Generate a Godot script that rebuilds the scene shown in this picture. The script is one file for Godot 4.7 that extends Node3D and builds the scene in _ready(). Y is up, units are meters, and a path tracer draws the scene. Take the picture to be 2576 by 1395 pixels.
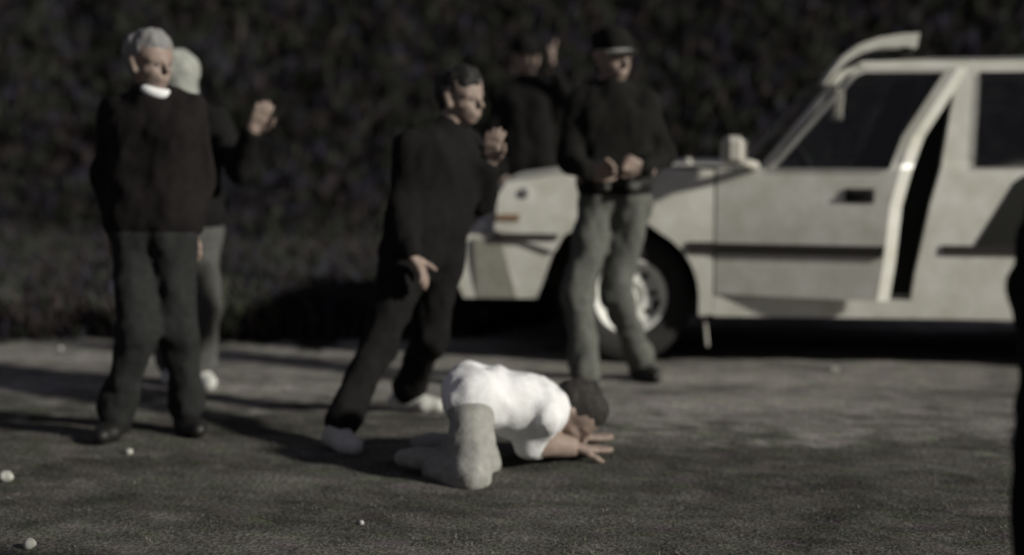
extends Node3D
# A white off-roader with its door ajar at night, people standing round a man crouched on the ground.

const F := 3760.0            # focal length in pixels of the 2575 x 1395 view that was measured
const EYE := Vector3(0, 1.25, 0)
const PITCH := 5.6276        # degrees below level

var M := {}
var rng := RandomNumberGenerator.new()
var fold := FastNoiseLite.new()
var taken := {}

# ------------------------------------------------------------------ measuring
func ray(px: float, py: float) -> Vector3:
	var x := (px - 1287.5) / F
	var y := (697.5 - py) / F
	var t := deg_to_rad(PITCH)
	return Vector3(x, y * cos(t) - sin(t), -y * sin(t) - cos(t))

func P(px: float, py: float, z: float) -> Vector3:      # the point of a sight line that lies z metres away
	var d := ray(px, py)
	return EYE + d * (z / -d.z)

func G(px: float, py: float) -> Vector3:                # the point of a sight line that lies on the ground
	var d := ray(px, py)
	return EYE + d * (-EYE.y / d.y)

# ------------------------------------------------------------------ nodes
func numbered(called: String) -> String:
	if not taken.has(called):
		taken[called] = 0
		return called
	taken[called] += 1
	return "%s_%03d" % [called, taken[called]]

func tag(o: Node, label: String, category: String, group := "", kind := "") -> void:
	if label: o.set_meta("label", label)
	if category: o.set_meta("category", category)
	if group: o.set_meta("group", group)
	if kind: o.set_meta("kind", kind)

func thing(called: String, label: String, category: String, at: Vector3, group := "") -> Node3D:
	var o := Node3D.new()
	o.name = numbered(called)
	add_child(o)
	o.position = at
	tag(o, label, category, group)
	return o

func put(called: String, mesh: Mesh, mat: Material, parent: Node) -> MeshInstance3D:
	var o := MeshInstance3D.new()
	o.name = numbered(called) if parent == self else called
	o.mesh = mesh
	o.material_override = null
	for i in mesh.get_surface_count():
		o.set_surface_override_material(i, mat)
	parent.add_child(o, true)
	return o

func part(called: String, st: SurfaceTool, mat: Material, parent: Node) -> MeshInstance3D:
	return put(called, st.commit(), mat, parent)

func group(called: String, parent: Node) -> Node3D:
	var o := Node3D.new()
	o.name = called
	parent.add_child(o, true)
	return o

# ------------------------------------------------------------------ materials
func lin(r: float, g: float, b: float) -> Color:
	return Color(r, g, b).linear_to_srgb()

func noise_tex(freq: float, lo: float, hi: float, sd: int, warm := 0.0, size := 512) -> NoiseTexture2D:
	var n := FastNoiseLite.new()
	n.seed = sd
	n.frequency = freq
	n.fractal_octaves = 5
	n.fractal_gain = 0.6
	var t := NoiseTexture2D.new()
	t.width = size
	t.height = size
	t.seamless = true
	t.noise = n
	var gr := Gradient.new()
	gr.set_color(0, Color(lo, lo, lo * (1.0 - warm)))
	gr.set_color(1, Color(hi, hi, hi))
	t.color_ramp = gr
	return t

func mat(c: Color, rough: float, tex: Texture2D = null, scale := 1.0) -> StandardMaterial3D:
	var m := StandardMaterial3D.new()
	m.albedo_color = c
	m.roughness = rough
	if tex:
		m.albedo_texture = tex
		m.uv1_triplanar = true
		m.uv1_scale = Vector3.ONE * scale
	return m

func bump(m: StandardMaterial3D, tex: Texture2D, deep: float) -> StandardMaterial3D:
	m.heightmap_enabled = true
	m.heightmap_texture = tex
	m.heightmap_scale = deep
	return m

func cloth(c: Color) -> StandardMaterial3D:
	var m := mat(c, 0.95, M.t_cloth, 2.2)
	bump(m, M.t_weave, 0.25)
	m.metallic_specular = 0.25
	return m

func materials() -> void:
	M.t_cloth = noise_tex(0.02, 0.76, 1.0, 3)
	M.t_fine = noise_tex(0.03, 0.93, 1.0, 8)
	M.t_weave = noise_tex(0.09, 0.0, 1.0, 4)
	M.t_dirt = noise_tex(0.010, 0.86, 1.0, 5, 0.05)
	M.t_grain = noise_tex(0.06, 0.45, 1.0, 6)
	M.paint = mat(lin(0.80, 0.79, 0.755), 0.42, M.t_dirt, 0.9)
	M.paint.clearcoat_enabled = true
	M.paint.clearcoat = 0.35
	M.paint.clearcoat_roughness = 0.25
	M.rubber = mat(lin(0.022, 0.021, 0.02), 0.8, M.t_grain, 5.0)
	M.trim = mat(lin(0.035, 0.027, 0.022), 0.65, M.t_grain, 4.0)
	M.inside = mat(lin(0.018, 0.019, 0.016), 0.9, M.t_grain, 3.0)
	M.seat = mat(lin(0.03, 0.03, 0.03), 0.95, M.t_grain, 4.0)
	M.pale_plastic = mat(lin(0.55, 0.53, 0.5), 0.6, M.t_dirt, 2.0)
	M.grey_plastic = mat(lin(0.36, 0.35, 0.32), 0.6, M.t_dirt, 2.0)
	M.amber = mat(lin(0.24, 0.15, 0.09), 0.35)
	M.chrome = mat(lin(0.7, 0.7, 0.7), 0.25)
	M.chrome.metallic = 0.8
	M.wheel_paint = mat(lin(0.82, 0.82, 0.82), 0.5, M.t_dirt, 3.0)
	M.glass = StandardMaterial3D.new()
	M.glass.albedo_color = Color(0.05, 0.06, 0.055, 0.25)
	M.glass.transparency = BaseMaterial3D.TRANSPARENCY_ALPHA
	M.glass.roughness = 0.04
	M.lens = mat(lin(0.6, 0.6, 0.62), 0.12)
	M.skin = mat(lin(0.31, 0.235, 0.21), 0.6, M.t_dirt, 5.0)
	M.skin.subsurf_scatter_enabled = true
	M.skin.subsurf_scatter_strength = 0.08
	M.eye = mat(lin(0.10, 0.085, 0.08), 0.3)
	M.hair = mat(lin(0.012, 0.010, 0.009), 0.7, M.t_grain, 12.0)
	M.black_cloth = cloth(lin(0.011, 0.0105, 0.0105))
	M.dark_cloth = cloth(lin(0.0145, 0.014, 0.014))
	M.maroon_cloth = cloth(lin(0.018, 0.0155, 0.0155))
	M.olive_cloth = cloth(lin(0.0165, 0.0165, 0.015))
	M.grey_cloth = cloth(lin(0.115, 0.115, 0.108))
	M.dim_cloth = cloth(lin(0.032, 0.033, 0.033))
	M.fatigue = cloth(lin(0.15, 0.153, 0.138))
	M.white_cloth = cloth(lin(0.84, 0.84, 0.85))
	M.white_cloth.albedo_texture = M.t_fine
	M.light_grey = cloth(lin(0.40, 0.395, 0.37))
	M.pale_cloth = cloth(lin(0.48, 0.475, 0.45))
	M.leather = mat(lin(0.02, 0.018, 0.016), 0.55, M.t_grain, 6.0)
	M.white_shoe = mat(lin(0.62, 0.62, 0.62), 0.7, M.t_dirt, 6.0)
	M.brown_hair = mat(lin(0.045, 0.038, 0.034), 0.8, M.t_grain, 12.0)
	M.grey_hair = mat(lin(0.42, 0.41, 0.41), 0.8, M.t_grain, 12.0)
	M.hood = cloth(lin(0.42, 0.43, 0.395))
	M.stone = mat(lin(0.52, 0.52, 0.50), 0.9, M.t_dirt, 6.0)

# ------------------------------------------------------------------ shapes
func surf() -> SurfaceTool:
	var st := SurfaceTool.new()
	st.begin(Mesh.PRIMITIVE_TRIANGLES)
	return st

func tri(st: SurfaceTool, a: Vector3, b: Vector3, c: Vector3, na: Vector3, nb: Vector3, nc: Vector3) -> void:
	if (b - a).cross(c - a).dot(na + nb + nc) > 0.0:
		var t := b; b = c; c = t
		t = nb; nb = nc; nc = t
	st.set_normal(na); st.add_vertex(a)
	st.set_normal(nb); st.add_vertex(b)
	st.set_normal(nc); st.add_vertex(c)

func flat(st: SurfaceTool, pts: Array, out: Vector3) -> void:      # a flat convex face that looks towards out
	var n: Vector3 = (pts[1] - pts[0]).cross(pts[2] - pts[0])
	if n.length() < 1e-12: return
	n = n.normalized()
	if n.dot(out) < 0.0: n = -n
	for i in range(1, pts.size() - 1):
		tri(st, pts[0], pts[i], pts[i + 1], n, n, n)

func box(st: SurfaceTool, c: Vector3, size: Vector3, bevel := 0.01, turn := Basis.IDENTITY) -> void:
	var h := size * 0.5
	var b := minf(bevel, minf(h.x, minf(h.y, h.z)) * 0.8)
	var v := func(sx, sy, sz, ax): # the corner point that belongs to the face across axis ax
		var p := Vector3(sx * (h.x - (0.0 if ax == 0 else b)), sy * (h.y - (0.0 if ax == 1 else b)), sz * (h.z - (0.0 if ax == 2 else b)))
		return c + turn * p
	for s in [-1, 1]:
		flat(st, [v.call(s, -1, -1, 0), v.call(s, 1, -1, 0), v.call(s, 1, 1, 0), v.call(s, -1, 1, 0)], turn * Vector3(s, 0, 0))
		flat(st, [v.call(-1, s, -1, 1), v.call(1, s, -1, 1), v.call(1, s, 1, 1), v.call(-1, s, 1, 1)], turn * Vector3(0, s, 0))
		flat(st, [v.call(-1, -1, s, 2), v.call(1, -1, s, 2), v.call(1, 1, s, 2), v.call(-1, 1, s, 2)], turn * Vector3(0, 0, s))
		for t in [-1, 1]:
			flat(st, [v.call(s, t, -1, 0), v.call(s, t, 1, 0), v.call(s, t, 1, 1), v.call(s, t, -1, 1)], turn * Vector3(s, t, 0))
			flat(st, [v.call(s, -1, t, 0), v.call(s, 1, t, 0), v.call(s, 1, t, 2), v.call(s, -1, t, 2)], turn * Vector3(s, 0, t))
			flat(st, [v.call(-1, s, t, 1), v.call(1, s, t, 1), v.call(1, s, t, 2), v.call(-1, s, t, 2)], turn * Vector3(0, s, t))
			for u in [-1, 1]:
				flat(st, [v.call(s, t, u, 0), v.call(s, t, u, 1), v.call(s, t, u, 2)], turn * Vector3(s, t, u))

func tube(st: SurfaceTool, pts: Array, radii: Array, seg := 10) -> void:
	var rings := []
	for i in pts.size():
		var d: Vector3 = (pts[mini(i + 1, pts.size() - 1)] - pts[maxi(i - 1, 0)]).normalized()
		var u := d.cross(Vector3.UP if absf(d.y) < 0.9 else Vector3.RIGHT).normalized()
		var w := d.cross(u)
		var ring := []
		for k in seg:
			var a := TAU * k / seg
			ring.append(u * cos(a) + w * sin(a))
		rings.append(ring)
	for i in pts.size() - 1:
		for k in seg:
			var k2 := (k + 1) % seg
			var a: Vector3 = pts[i] + rings[i][k] * radii[i]
			var b: Vector3 = pts[i] + rings[i][k2] * radii[i]
			var c: Vector3 = pts[i + 1] + rings[i + 1][k2] * radii[i + 1]
			var d2: Vector3 = pts[i + 1] + rings[i + 1][k] * radii[i + 1]
			tri(st, a, b, c, rings[i][k], rings[i][k2], rings[i + 1][k2])
			tri(st, a, c, d2, rings[i][k], rings[i + 1][k2], rings[i + 1][k])
	for e in [0, pts.size() - 1]:
		var q := []
		for k in seg: q.append(pts[e] + rings[e][k] * radii[e])
		flat(st, q, pts[e] - pts[1 if e == 0 else e - 1])

func lathe(st: SurfaceTool, prof: Array, xf: Transform3D, seg := 40, from := 0.0, to := TAU) -> void:   # prof: Vector2(radius, along the z axis of xf)
	for i in prof.size() - 1:
		var p: Vector2 = prof[i]
		var q: Vector2 = prof[i + 1]
		var t := q - p
		if t.length() < 1e-6: continue
		var n2 := Vector2(t.y, -t.x).normalized()
		for k in seg:
			var a := from + (to - from) * k / seg
			var b := from + (to - from) * (k + 1) / seg
			var va := Vector3(cos(a), sin(a), 0)
			var vb := Vector3(cos(b), sin(b), 0)
			var na := xf.basis * (va * n2.x + Vector3(0, 0, n2.y))
			var nb := xf.basis * (vb * n2.x + Vector3(0, 0, n2.y))
			var p0 := xf * (va * p.x + Vector3(0, 0, p.y))
			var p1 := xf * (vb * p.x + Vector3(0, 0, p.y))
			var q0 := xf * (va * q.x + Vector3(0, 0, q.y))
			var q1 := xf * (vb * q.x + Vector3(0, 0, q.y))
			if p.x > 1e-5: tri(st, p0, p1, q1, na, nb, nb)
			if q.x > 1e-5: tri(st, p0, q1, q0, na, nb, na)

# ------------------------------------------------------------------ soft bodies: tapered bones joined by a smooth minimum and meshed as surface nets
func buf() -> Dictionary:
	return {"v": PackedVector3Array(), "i": PackedInt32Array()}

func blob(b: Dictionary, bones: Array, cell: float, k: float, amp := 0.0, freq := 9.0) -> void:
	var m := 4.0 / k + cell * 1.5
	var lo := Vector3.ONE * 1e9
	var hi := -lo
	for n in bones:
		for e in 2:
			lo = lo.min(n[e] - Vector3.ONE * (n[2 + e] + m))
			hi = hi.max(n[e] + Vector3.ONE * (n[2 + e] + m))
	var nx := int((hi.x - lo.x) / cell) + 2
	var ny := int((hi.y - lo.y) / cell) + 2
	var nz := int((hi.z - lo.z) / cell) + 2
	var acc := PackedFloat32Array()
	acc.resize(nx * ny * nz)
	for n in bones:
		var a: Vector3 = n[0]
		var c: Vector3 = n[1]
		var ra: float = n[2]
		var rb: float = n[3]
		var ab := c - a
		var l2 := maxf(ab.length_squared(), 1e-9)
		var l := ((a - Vector3.ONE * ra).min(c - Vector3.ONE * rb) - Vector3.ONE * m - lo) / cell
		var h := ((a + Vector3.ONE * ra).max(c + Vector3.ONE * rb) + Vector3.ONE * m - lo) / cell
		for iz in range(maxi(0, int(l.z)), mini(nz, int(h.z) + 1)):
			for iy in range(maxi(0, int(l.y)), mini(ny, int(h.y) + 1)):
				var row := (iz * ny + iy) * nx
				for ix in range(maxi(0, int(l.x)), mini(nx, int(h.x) + 1)):
					var p := lo + Vector3(ix, iy, iz) * cell
					var t := clampf((p - a).dot(ab) / l2, 0.0, 1.0)
					var d := p.distance_to(a + ab * t) - ra - (rb - ra) * t
					if d < m: acc[row + ix] += exp(-k * d)
	var v := PackedFloat32Array()
	v.resize(nx * ny * nz)
	v.fill(1.0)
	for iz in nz:
		for iy in ny:
			var row := (iz * ny + iy) * nx
			for ix in nx:
				var s := acc[row + ix]
				if s > 1e-4:
					var d := -log(s) / k
					if amp > 0.0 and absf(d) < 0.06:
						var p := lo + Vector3(ix, iy, iz) * cell
						d += amp * fold.get_noise_3d(p.x * freq * 10.0, p.y * freq * 6.0, p.z * freq * 10.0)
					v[row + ix] = d
	var ids := PackedInt32Array()
	ids.resize(nx * ny * nz)
	ids.fill(-1)
	var sx := 1
	var sy := nx
	var sz := nx * ny
	var off := [0, sx, sy, sx + sy, sz, sz + sx, sz + sy, sz + sx + sy]
	var edges := [[0, 1], [2, 3], [4, 5], [6, 7], [0, 2], [1, 3], [4, 6], [5, 7], [0, 4], [1, 5], [2, 6], [3, 7]]
	var o7: int = off[7]
	for iz in nz - 1:
		for iy in ny - 1:
			var row := (iz * ny + iy) * nx
			for ix in nx - 1:
				var at := row + ix
				if v[at] > 0.5 and v[at + o7] > 0.5: continue
				var count := 0
				for o in off:
					if v[at + o] < 0.0: count += 1
				if count == 0 or count == 8: continue
				var sum := Vector3.ZERO
				var hits := 0
				for e in edges:
					var va := v[at + off[e[0]]]
					var vb := v[at + off[e[1]]]
					if (va < 0.0) == (vb < 0.0): continue
					var t := va / (va - vb)
					var ca := Vector3(e[0] & 1, (e[0] >> 1) & 1, e[0] >> 2)
					var cb := Vector3(e[1] & 1, (e[1] >> 1) & 1, e[1] >> 2)
					sum += ca.lerp(cb, t)
					hits += 1
				ids[at] = b.v.size()
				b.v.append(lo + (Vector3(ix, iy, iz) + sum / hits) * cell)
	for iz in range(1, nz - 1):
		for iy in range(1, ny - 1):
			var row := (iz * ny + iy) * nx
			for ix in range(1, nx - 1):
				var at := row + ix
				if ids[at] < 0 and v[at] > 0.5: continue
				var inside := v[at] < 0.0
				for ax in 3:
					var step: int = [sx, sy, sz][ax]
					if (v[at + step] < 0.0) == inside: continue
					var s1: int = [sy, sz, sx][ax]
					var s2: int = [sz, sx, sy][ax]
					var q0 := ids[at - s1 - s2]
					var q1 := ids[at - s2]
					var q2 := ids[at]
					var q3 := ids[at - s1]
					if q0 < 0 or q1 < 0 or q2 < 0 or q3 < 0: continue
					if inside: b.i.append_array(PackedInt32Array([q0, q2, q1, q0, q3, q2]))
					else: b.i.append_array(PackedInt32Array([q0, q1, q2, q0, q2, q3]))

func mesh_of(b: Dictionary) -> ArrayMesh:
	var n := PackedVector3Array()
	n.resize(b.v.size())
	for t in range(0, b.i.size(), 3):
		var p0: Vector3 = b.v[b.i[t]]
		var c: Vector3 = (b.v[b.i[t + 2]] - p0).cross(b.v[b.i[t + 1]] - p0)
		for e in 3: n[b.i[t + e]] += c
	for i in n.size(): n[i] = n[i].normalized()
	var arr := []
	arr.resize(Mesh.ARRAY_MAX)
	arr[Mesh.ARRAY_VERTEX] = b.v
	arr[Mesh.ARRAY_NORMAL] = n
	arr[Mesh.ARRAY_INDEX] = b.i
	var m := ArrayMesh.new()
	m.add_surface_from_arrays(Mesh.PRIMITIVE_TRIANGLES, arr)
	return m

func soft(called: String, bones: Array, cell: float, k: float, m: Material, parent: Node, amp := 0.0, freq := 9.0) -> MeshInstance3D:
	var b := buf()
	blob(b, bones, cell, k, amp, freq)
	return put(called, mesh_of(b), m, parent)

# ------------------------------------------------------------------ people
func hand_bones(w: Vector3, tip: Vector3, palm: Vector3, thumb: float, curl: float) -> Array:
	var d := (tip - w).normalized()
	var s := d.cross(palm).normalized() * thumb      # towards the thumb
	var n := s.cross(d).normalized() * thumb         # out of the palm
	var out := []
	var offs := [0.027, 0.009, -0.009, -0.026]
	var lens := [0.072, 0.080, 0.074, 0.058]
	for f in 4:
		var a: Vector3 = w + d * 0.005 + s * offs[f] * 0.6
		var b: Vector3 = w + d * (0.088 - absf(f - 1.2) * 0.004) + s * offs[f]
		out.append([a, b, 0.015, 0.0125])
		var dir := d
		var p := b
		for g in 3:
			dir = dir.rotated(s, -curl * (0.7 if g == 0 else 1.0) * thumb * signf(s.cross(d).dot(n)) * thumb)
			var q: Vector3 = p + dir * lens[f] * [0.46, 0.30, 0.24][g] + s * (offs[f] * 0.10)
			out.append([p, q, 0.0098 - g * 0.0006, 0.0092 - g * 0.0008])
			p = q
	var t0 := w + d * 0.022 + s * 0.022
	var t1 := w + d * 0.055 + s * 0.048 + n * 0.012
	var t2 := t1 + (d * 0.8 + s * 0.35 + n * 0.35).normalized() * 0.034
	var t3 := t2 + (d * 0.95 + s * 0.05 + n * 0.35).normalized() * 0.027
	out.append([t0, t1, 0.015, 0.0125])
	out.append([t1, t2, 0.0115, 0.0105])
	out.append([t2, t3, 0.0105, 0.009])
	return out

func head_bones(c: Vector3, f: Vector3, u: Vector3) -> Array:
	var r := f.cross(u).normalized()
	var o := []
	o.append([c + u * 0.040 - f * 0.028, c + u * 0.045 + f * 0.020, 0.080, 0.076])
	o.append([c + u * 0.02 + f * 0.020, c - u * 0.045 + f * 0.040, 0.068, 0.050])
	for s in [-1.0, 1.0]:
		o.append([c - u * 0.03 - f * 0.005 + r * s * 0.045, c - u * 0.085 + f * 0.052 + r * s * 0.012, 0.026, 0.020])   # jaw
		o.append([c + u * 0.012 + f * 0.080 + r * s * 0.012, c + u * 0.014 + f * 0.068 + r * s * 0.045, 0.013, 0.012])  # brow
		o.append([c - u * 0.028 + f * 0.062 + r * s * 0.038, c - u * 0.030 + f * 0.045 + r * s * 0.052, 0.016, 0.014])  # cheek
		o.append([c + u * 0.012 - f * 0.012 + r * s * 0.079, c - u * 0.030 - f * 0.002 + r * s * 0.075, 0.014, 0.010])  # ear
	o.append([c + u * 0.004 + f * 0.092, c - u * 0.030 + f * 0.112, 0.008, 0.012])       # nose
	o.append([c - u * 0.058 + f * 0.080 - r * 0.014, c - u * 0.058 + f * 0.080 + r * 0.014, 0.010, 0.010])
	o.append([c - u * 0.070 + f * 0.078 - r * 0.011, c - u * 0.070 + f * 0.078 + r * 0.011, 0.009, 0.009])
	return o

func person(label: String, j: Dictionary, o: Dictionary) -> Node3D:
	# j: world positions of the joints; o: clothes
	var base := Vector3((j.an[0].x + j.an[1].x) * 0.5, 0, (j.an[0].z + j.an[1].z) * 0.5)
	var me := thing("person", label, "person", base, o.get("group", ""))
	var J := {}
	for key in j:
		J[key] = [j[key][0] - base, j[key][1] - base] if j[key] is Array else j[key] - base
	var side: Vector3 = (J.sh[1] - J.sh[0]).normalized()
	var low: Vector3 = (J.hip[1] - J.hip[0]).normalized()
	var face: Vector3 = o.face.normalized()
	var up: Vector3 = o.get("up", Vector3.UP)
	face = (face - up * face.dot(up)).normalized()
	var right := face.cross(up).normalized()
	var waist: Vector3 = J.chest.lerp(J.pelvis, 0.62)
	var fat: float = o.get("bulk", 1.0)

	# the body itself
	var b := buf()
	var bones := []
	bones.append([J.neck, J.head - up * 0.05 - face * 0.01, 0.058, 0.056])
	for s in [-1.0, 1.0]:
		bones.append([J.chest + side * s * 0.065, waist + low * s * 0.05, 0.072, 0.070])
		bones.append([waist + low * s * 0.05, J.pelvis + low * s * 0.06, 0.070, 0.075])
		bones.append([J.neck - up * 0.03, J.chest + side * s * 0.06, 0.045, 0.070])
	for i in 2:
		bones.append([J.neck.lerp(J.sh[i], 0.3) - up * 0.02, J.sh[i], 0.04, 0.042])
		bones.append([J.sh[i], J.el[i], 0.046, 0.038])
		bones.append([J.el[i], J.wr[i], 0.038 * o.get("arm", 1.0), 0.027 * o.get("arm", 1.0)])
		bones.append([J.hip[i], J.kn[i], 0.075, 0.052])
		bones.append([J.kn[i], J.an[i], 0.050, 0.036])
	blob(b, bones, 0.020, 60.0)
	var hb := head_bones(J.head, face, up)
	hb.append([J.head - up * 0.05 - face * 0.012, J.neck + up * 0.01, 0.054, 0.056])
	blob(b, hb, 0.0065, 150.0)
	for i in 2:
		var palm: Vector3 = o.get("palm", [Vector3(0, -0.3, -1), Vector3(0, -0.3, -1)])[i]
		var d: Vector3 = (J.ha[i] - J.wr[i]).normalized()
		if absf(palm.normalized().dot(d)) > 0.9: palm = Vector3(1, 0, 0.2)
		var hand := hand_bones(J.wr[i], J.ha[i], palm, -1.0 if i == 0 else 1.0, o.get("curl", [0.35, 0.35])[i])
		hand.append([J.wr[i] - d * 0.03, J.wr[i] + d * 0.02, 0.027, 0.026])
		blob(b, hand, 0.0055, 260.0)
	put("body", mesh_of(b), M.skin, me)
	for s in [-1.0, 1.0]:
		var e := surf()
		var ball := Transform3D(Basis.IDENTITY, J.head + up * -0.006 + face * 0.079 + right * s * 0.031)
		lathe(e, [Vector2(0.0, -0.010), Vector2(0.0071, -0.0071), Vector2(0.010, 0), Vector2(0.0071, 0.0071), Vector2(0, 0.010)], ball, 10)
		part("eye", e, M.eye, me)

	# trousers
	var tb := []
	for s in [-1.0, 1.0]:
		tb.append([waist.lerp(J.pelvis, 0.45) + low * s * 0.058, J.pelvis + low * s * 0.07, 0.104 * fat, 0.108 * fat])
	for i in 2:
		tb.append([J.hip[i], J.kn[i], 0.096 * fat, 0.073])
		tb.append([J.kn[i], J.an[i].lerp(J.kn[i], 0.06), 0.072, 0.062])
		tb.append([J.an[i].lerp(J.kn[i], 0.22), J.an[i].lerp(J.kn[i], 0.10), 0.066, 0.070])
	soft("trousers", tb, 0.014, 75.0, o.trousers, me, o.get("folds", 0.020))
	# jacket or shirt
	var jb := []
	var hem: Vector3 = waist.lerp(J.pelvis, o.get("hem", 0.55))
	for s in [-1.0, 1.0]:
		jb.append([J.chest + side * s * 0.080, waist + low * s * 0.062, 0.116 * fat, 0.112 * fat])
		jb.append([waist + low * s * 0.062, hem + low * s * 0.070, 0.114 * fat, 0.122 * fat])
		jb.append([J.neck - up * 0.045, J.chest + side * s * 0.06, 0.066, 0.108])
	jb.append([J.neck - up * 0.05, J.neck - up * 0.005, 0.070, 0.070])
	jb.append([J.chest, waist, 0.118 * fat, 0.112 * fat])
	for i in 2:
		jb.append([J.neck.lerp(J.sh[i], 0.35) - up * 0.01, J.sh[i], 0.064, 0.066])
		jb.append([J.sh[i], J.el[i], 0.068, 0.057])
		jb.append([J.el[i], J.el[i].lerp(J.wr[i], o.get("sleeve", 0.95)), 0.056, 0.044])
	soft("jacket", jb, 0.014, 75.0, o.jacket, me, o.get("folds", 0.018))
	# footwear
	for i in 2:
		var a: Vector3 = J.an[i]
		var td: Vector3 = o.toes[i].normalized()
		var upfoot: Vector3 = o.get("footup", Vector3.UP)
		var heel: Vector3 = a - upfoot * 0.048 - td * 0.055
		var ball: Vector3 = a - upfoot * 0.050 + td * 0.090
		var fr: Vector3 = td.cross(upfoot).normalized()
		var fb := [[a + (J.kn[i] - a).normalized() * 0.06, a - upfoot * 0.02, 0.050, 0.050], [a - upfoot * 0.02, ball - upfoot * 0.002, 0.046, 0.034], [heel, a, 0.034, 0.044]]
		for s in [-1.0, 1.0]:
			fb.append([heel + fr * s * 0.012, ball + fr * s * 0.020, 0.032, 0.032])
			fb.append([ball + fr * s * 0.020, a - upfoot * 0.052 + td * 0.150, 0.032, 0.028])
		soft("shoe", fb, 0.010, 150.0, o.shoe, me)
	# head covering
	var c: Vector3 = J.head
	match o.get("hat", "hair"):
		"hair":
			soft("hair", [[c + up * 0.050 - face * 0.034, c + up * 0.064 + face * 0.018, 0.084, 0.078], [c + up * 0.03 - face * 0.045, c - up * 0.03 - face * 0.045, 0.074, 0.055]], 0.008, 120.0, o.get("hair", M.hair), me, o.get("tousle", 0.012), 20.0)
		"cap":
			soft("hair", [[c + up * 0.03 - face * 0.042, c - up * 0.03 - face * 0.045, 0.074, 0.055]], 0.008, 120.0, M.hair, me, 0.010, 20.0)
			var cap := soft("cap", [[c + up * 0.066 - face * 0.030, c + up * 0.070 + face * 0.020, 0.082, 0.080], [c + up * 0.085 - face * 0.03, c + up * 0.082 + face * 0.025, 0.076, 0.074]], 0.008, 120.0, o.capmat, me, 0.004)
			var st := surf()
			for side2 in 2:
				var rows := []
				for q in 9:
					var ang := lerpf(-1.15, 1.15, q / 8.0)
					var din := (face * cos(ang) + right * sin(ang) * 0.92)
					rows.append([c + up * (0.052 - side2 * 0.008) + din * 0.088, c + up * (0.040 - side2 * 0.008 - 0.012 * absf(ang)) + face * (0.070 * cos(ang)) + din * 0.090])
				for q in 8:
					flat(st, [rows[q][0], rows[q][1], rows[q + 1][1]], up if side2 == 0 else -up)
					flat(st, [rows[q][0], rows[q + 1][1], rows[q + 1][0]], up if side2 == 0 else -up)
			part("brim", st, o.get("brim", o.capmat), cap)
		"hood":
			soft("hood", [[c + up * 0.052 - face * 0.034, c + up * 0.055 + face * 0.015, 0.098, 0.088], [c + up * 0.02 - face * 0.040, c - up * 0.07 - face * 0.030, 0.094, 0.082], [c - up * 0.07 - face * 0.030, c - up * 0.13 - face * 0.020, 0.082, 0.086]], 0.008, 110.0, o.capmat, me, 0.012, 12.0)
	if o.has("collar"):
		var cb := []
		for q in 9:
			var a0 := lerpf(-0.5, 1.3, q / 9.0)
			var a1 := lerpf(-0.5, 1.3, (q + 1) / 9.0)
			var cc: Vector3 = J.neck + up * 0.030 + face * 0.006
			cb.append([cc + (face * cos(a0) + right * sin(a0)) * 0.064 - up * 0.030 * cos(a0), cc + (face * cos(a1) + right * sin(a1)) * 0.064 - up * 0.030 * cos(a1), 0.014, 0.014])
		soft("collar", cb, 0.006, 160.0, M.white_cloth, me)
	if o.has("belt"):
		var st := surf()
		var bs2 := Basis(low, J.chest.direction_to(J.pelvis) * -1.0, low.cross(J.chest.direction_to(J.pelvis) * -1.0)).orthonormalized()
		var at: Vector3 = waist.lerp(J.pelvis, 0.45)
		lathe(st, [Vector2(0.121, -0.022), Vector2(0.126, -0.020), Vector2(0.126, 0.020), Vector2(0.121, 0.022)], Transform3D(Basis(bs2.x * 1.50, bs2.z * 1.06, bs2.y), at), 32)
		part("belt", st, M.leather, me)
		for s in o.belt:
			var ps := surf()
			var out: Vector3 = (low * cos(s) * 1.5 + bs2.z * sin(s) * 1.05)
			box(ps, at + out * 0.140, Vector3(0.07, 0.085, 0.045), 0.012, Basis(Vector3.UP.cross(out.normalized()), Vector3.UP, out.normalized()).orthonormalized())
			part("pouch", ps, o.get("pouch", M.olive_cloth), me)
	return me

# ------------------------------------------------------------------ the vehicle
const WIDE := 1.70

func side_z(h: float) -> float:              # how far the flank stands in from its widest line, by height
	if h < 0.60: return -0.022 * pow((0.60 - h) / 0.36, 1.5)
	if h < 0.74: return 0.0
	if h < 1.06: return -0.030 * pow((h - 0.74) / 0.32, 1.5)
	return -0.045 - 0.115 * (h - 1.06) / 0.55

func side_n(h: float) -> Vector3:
	var d := (side_z(h + 0.015) - side_z(h - 0.015)) / 0.03
	return Vector3(0, -d, 1).normalized()

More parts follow.
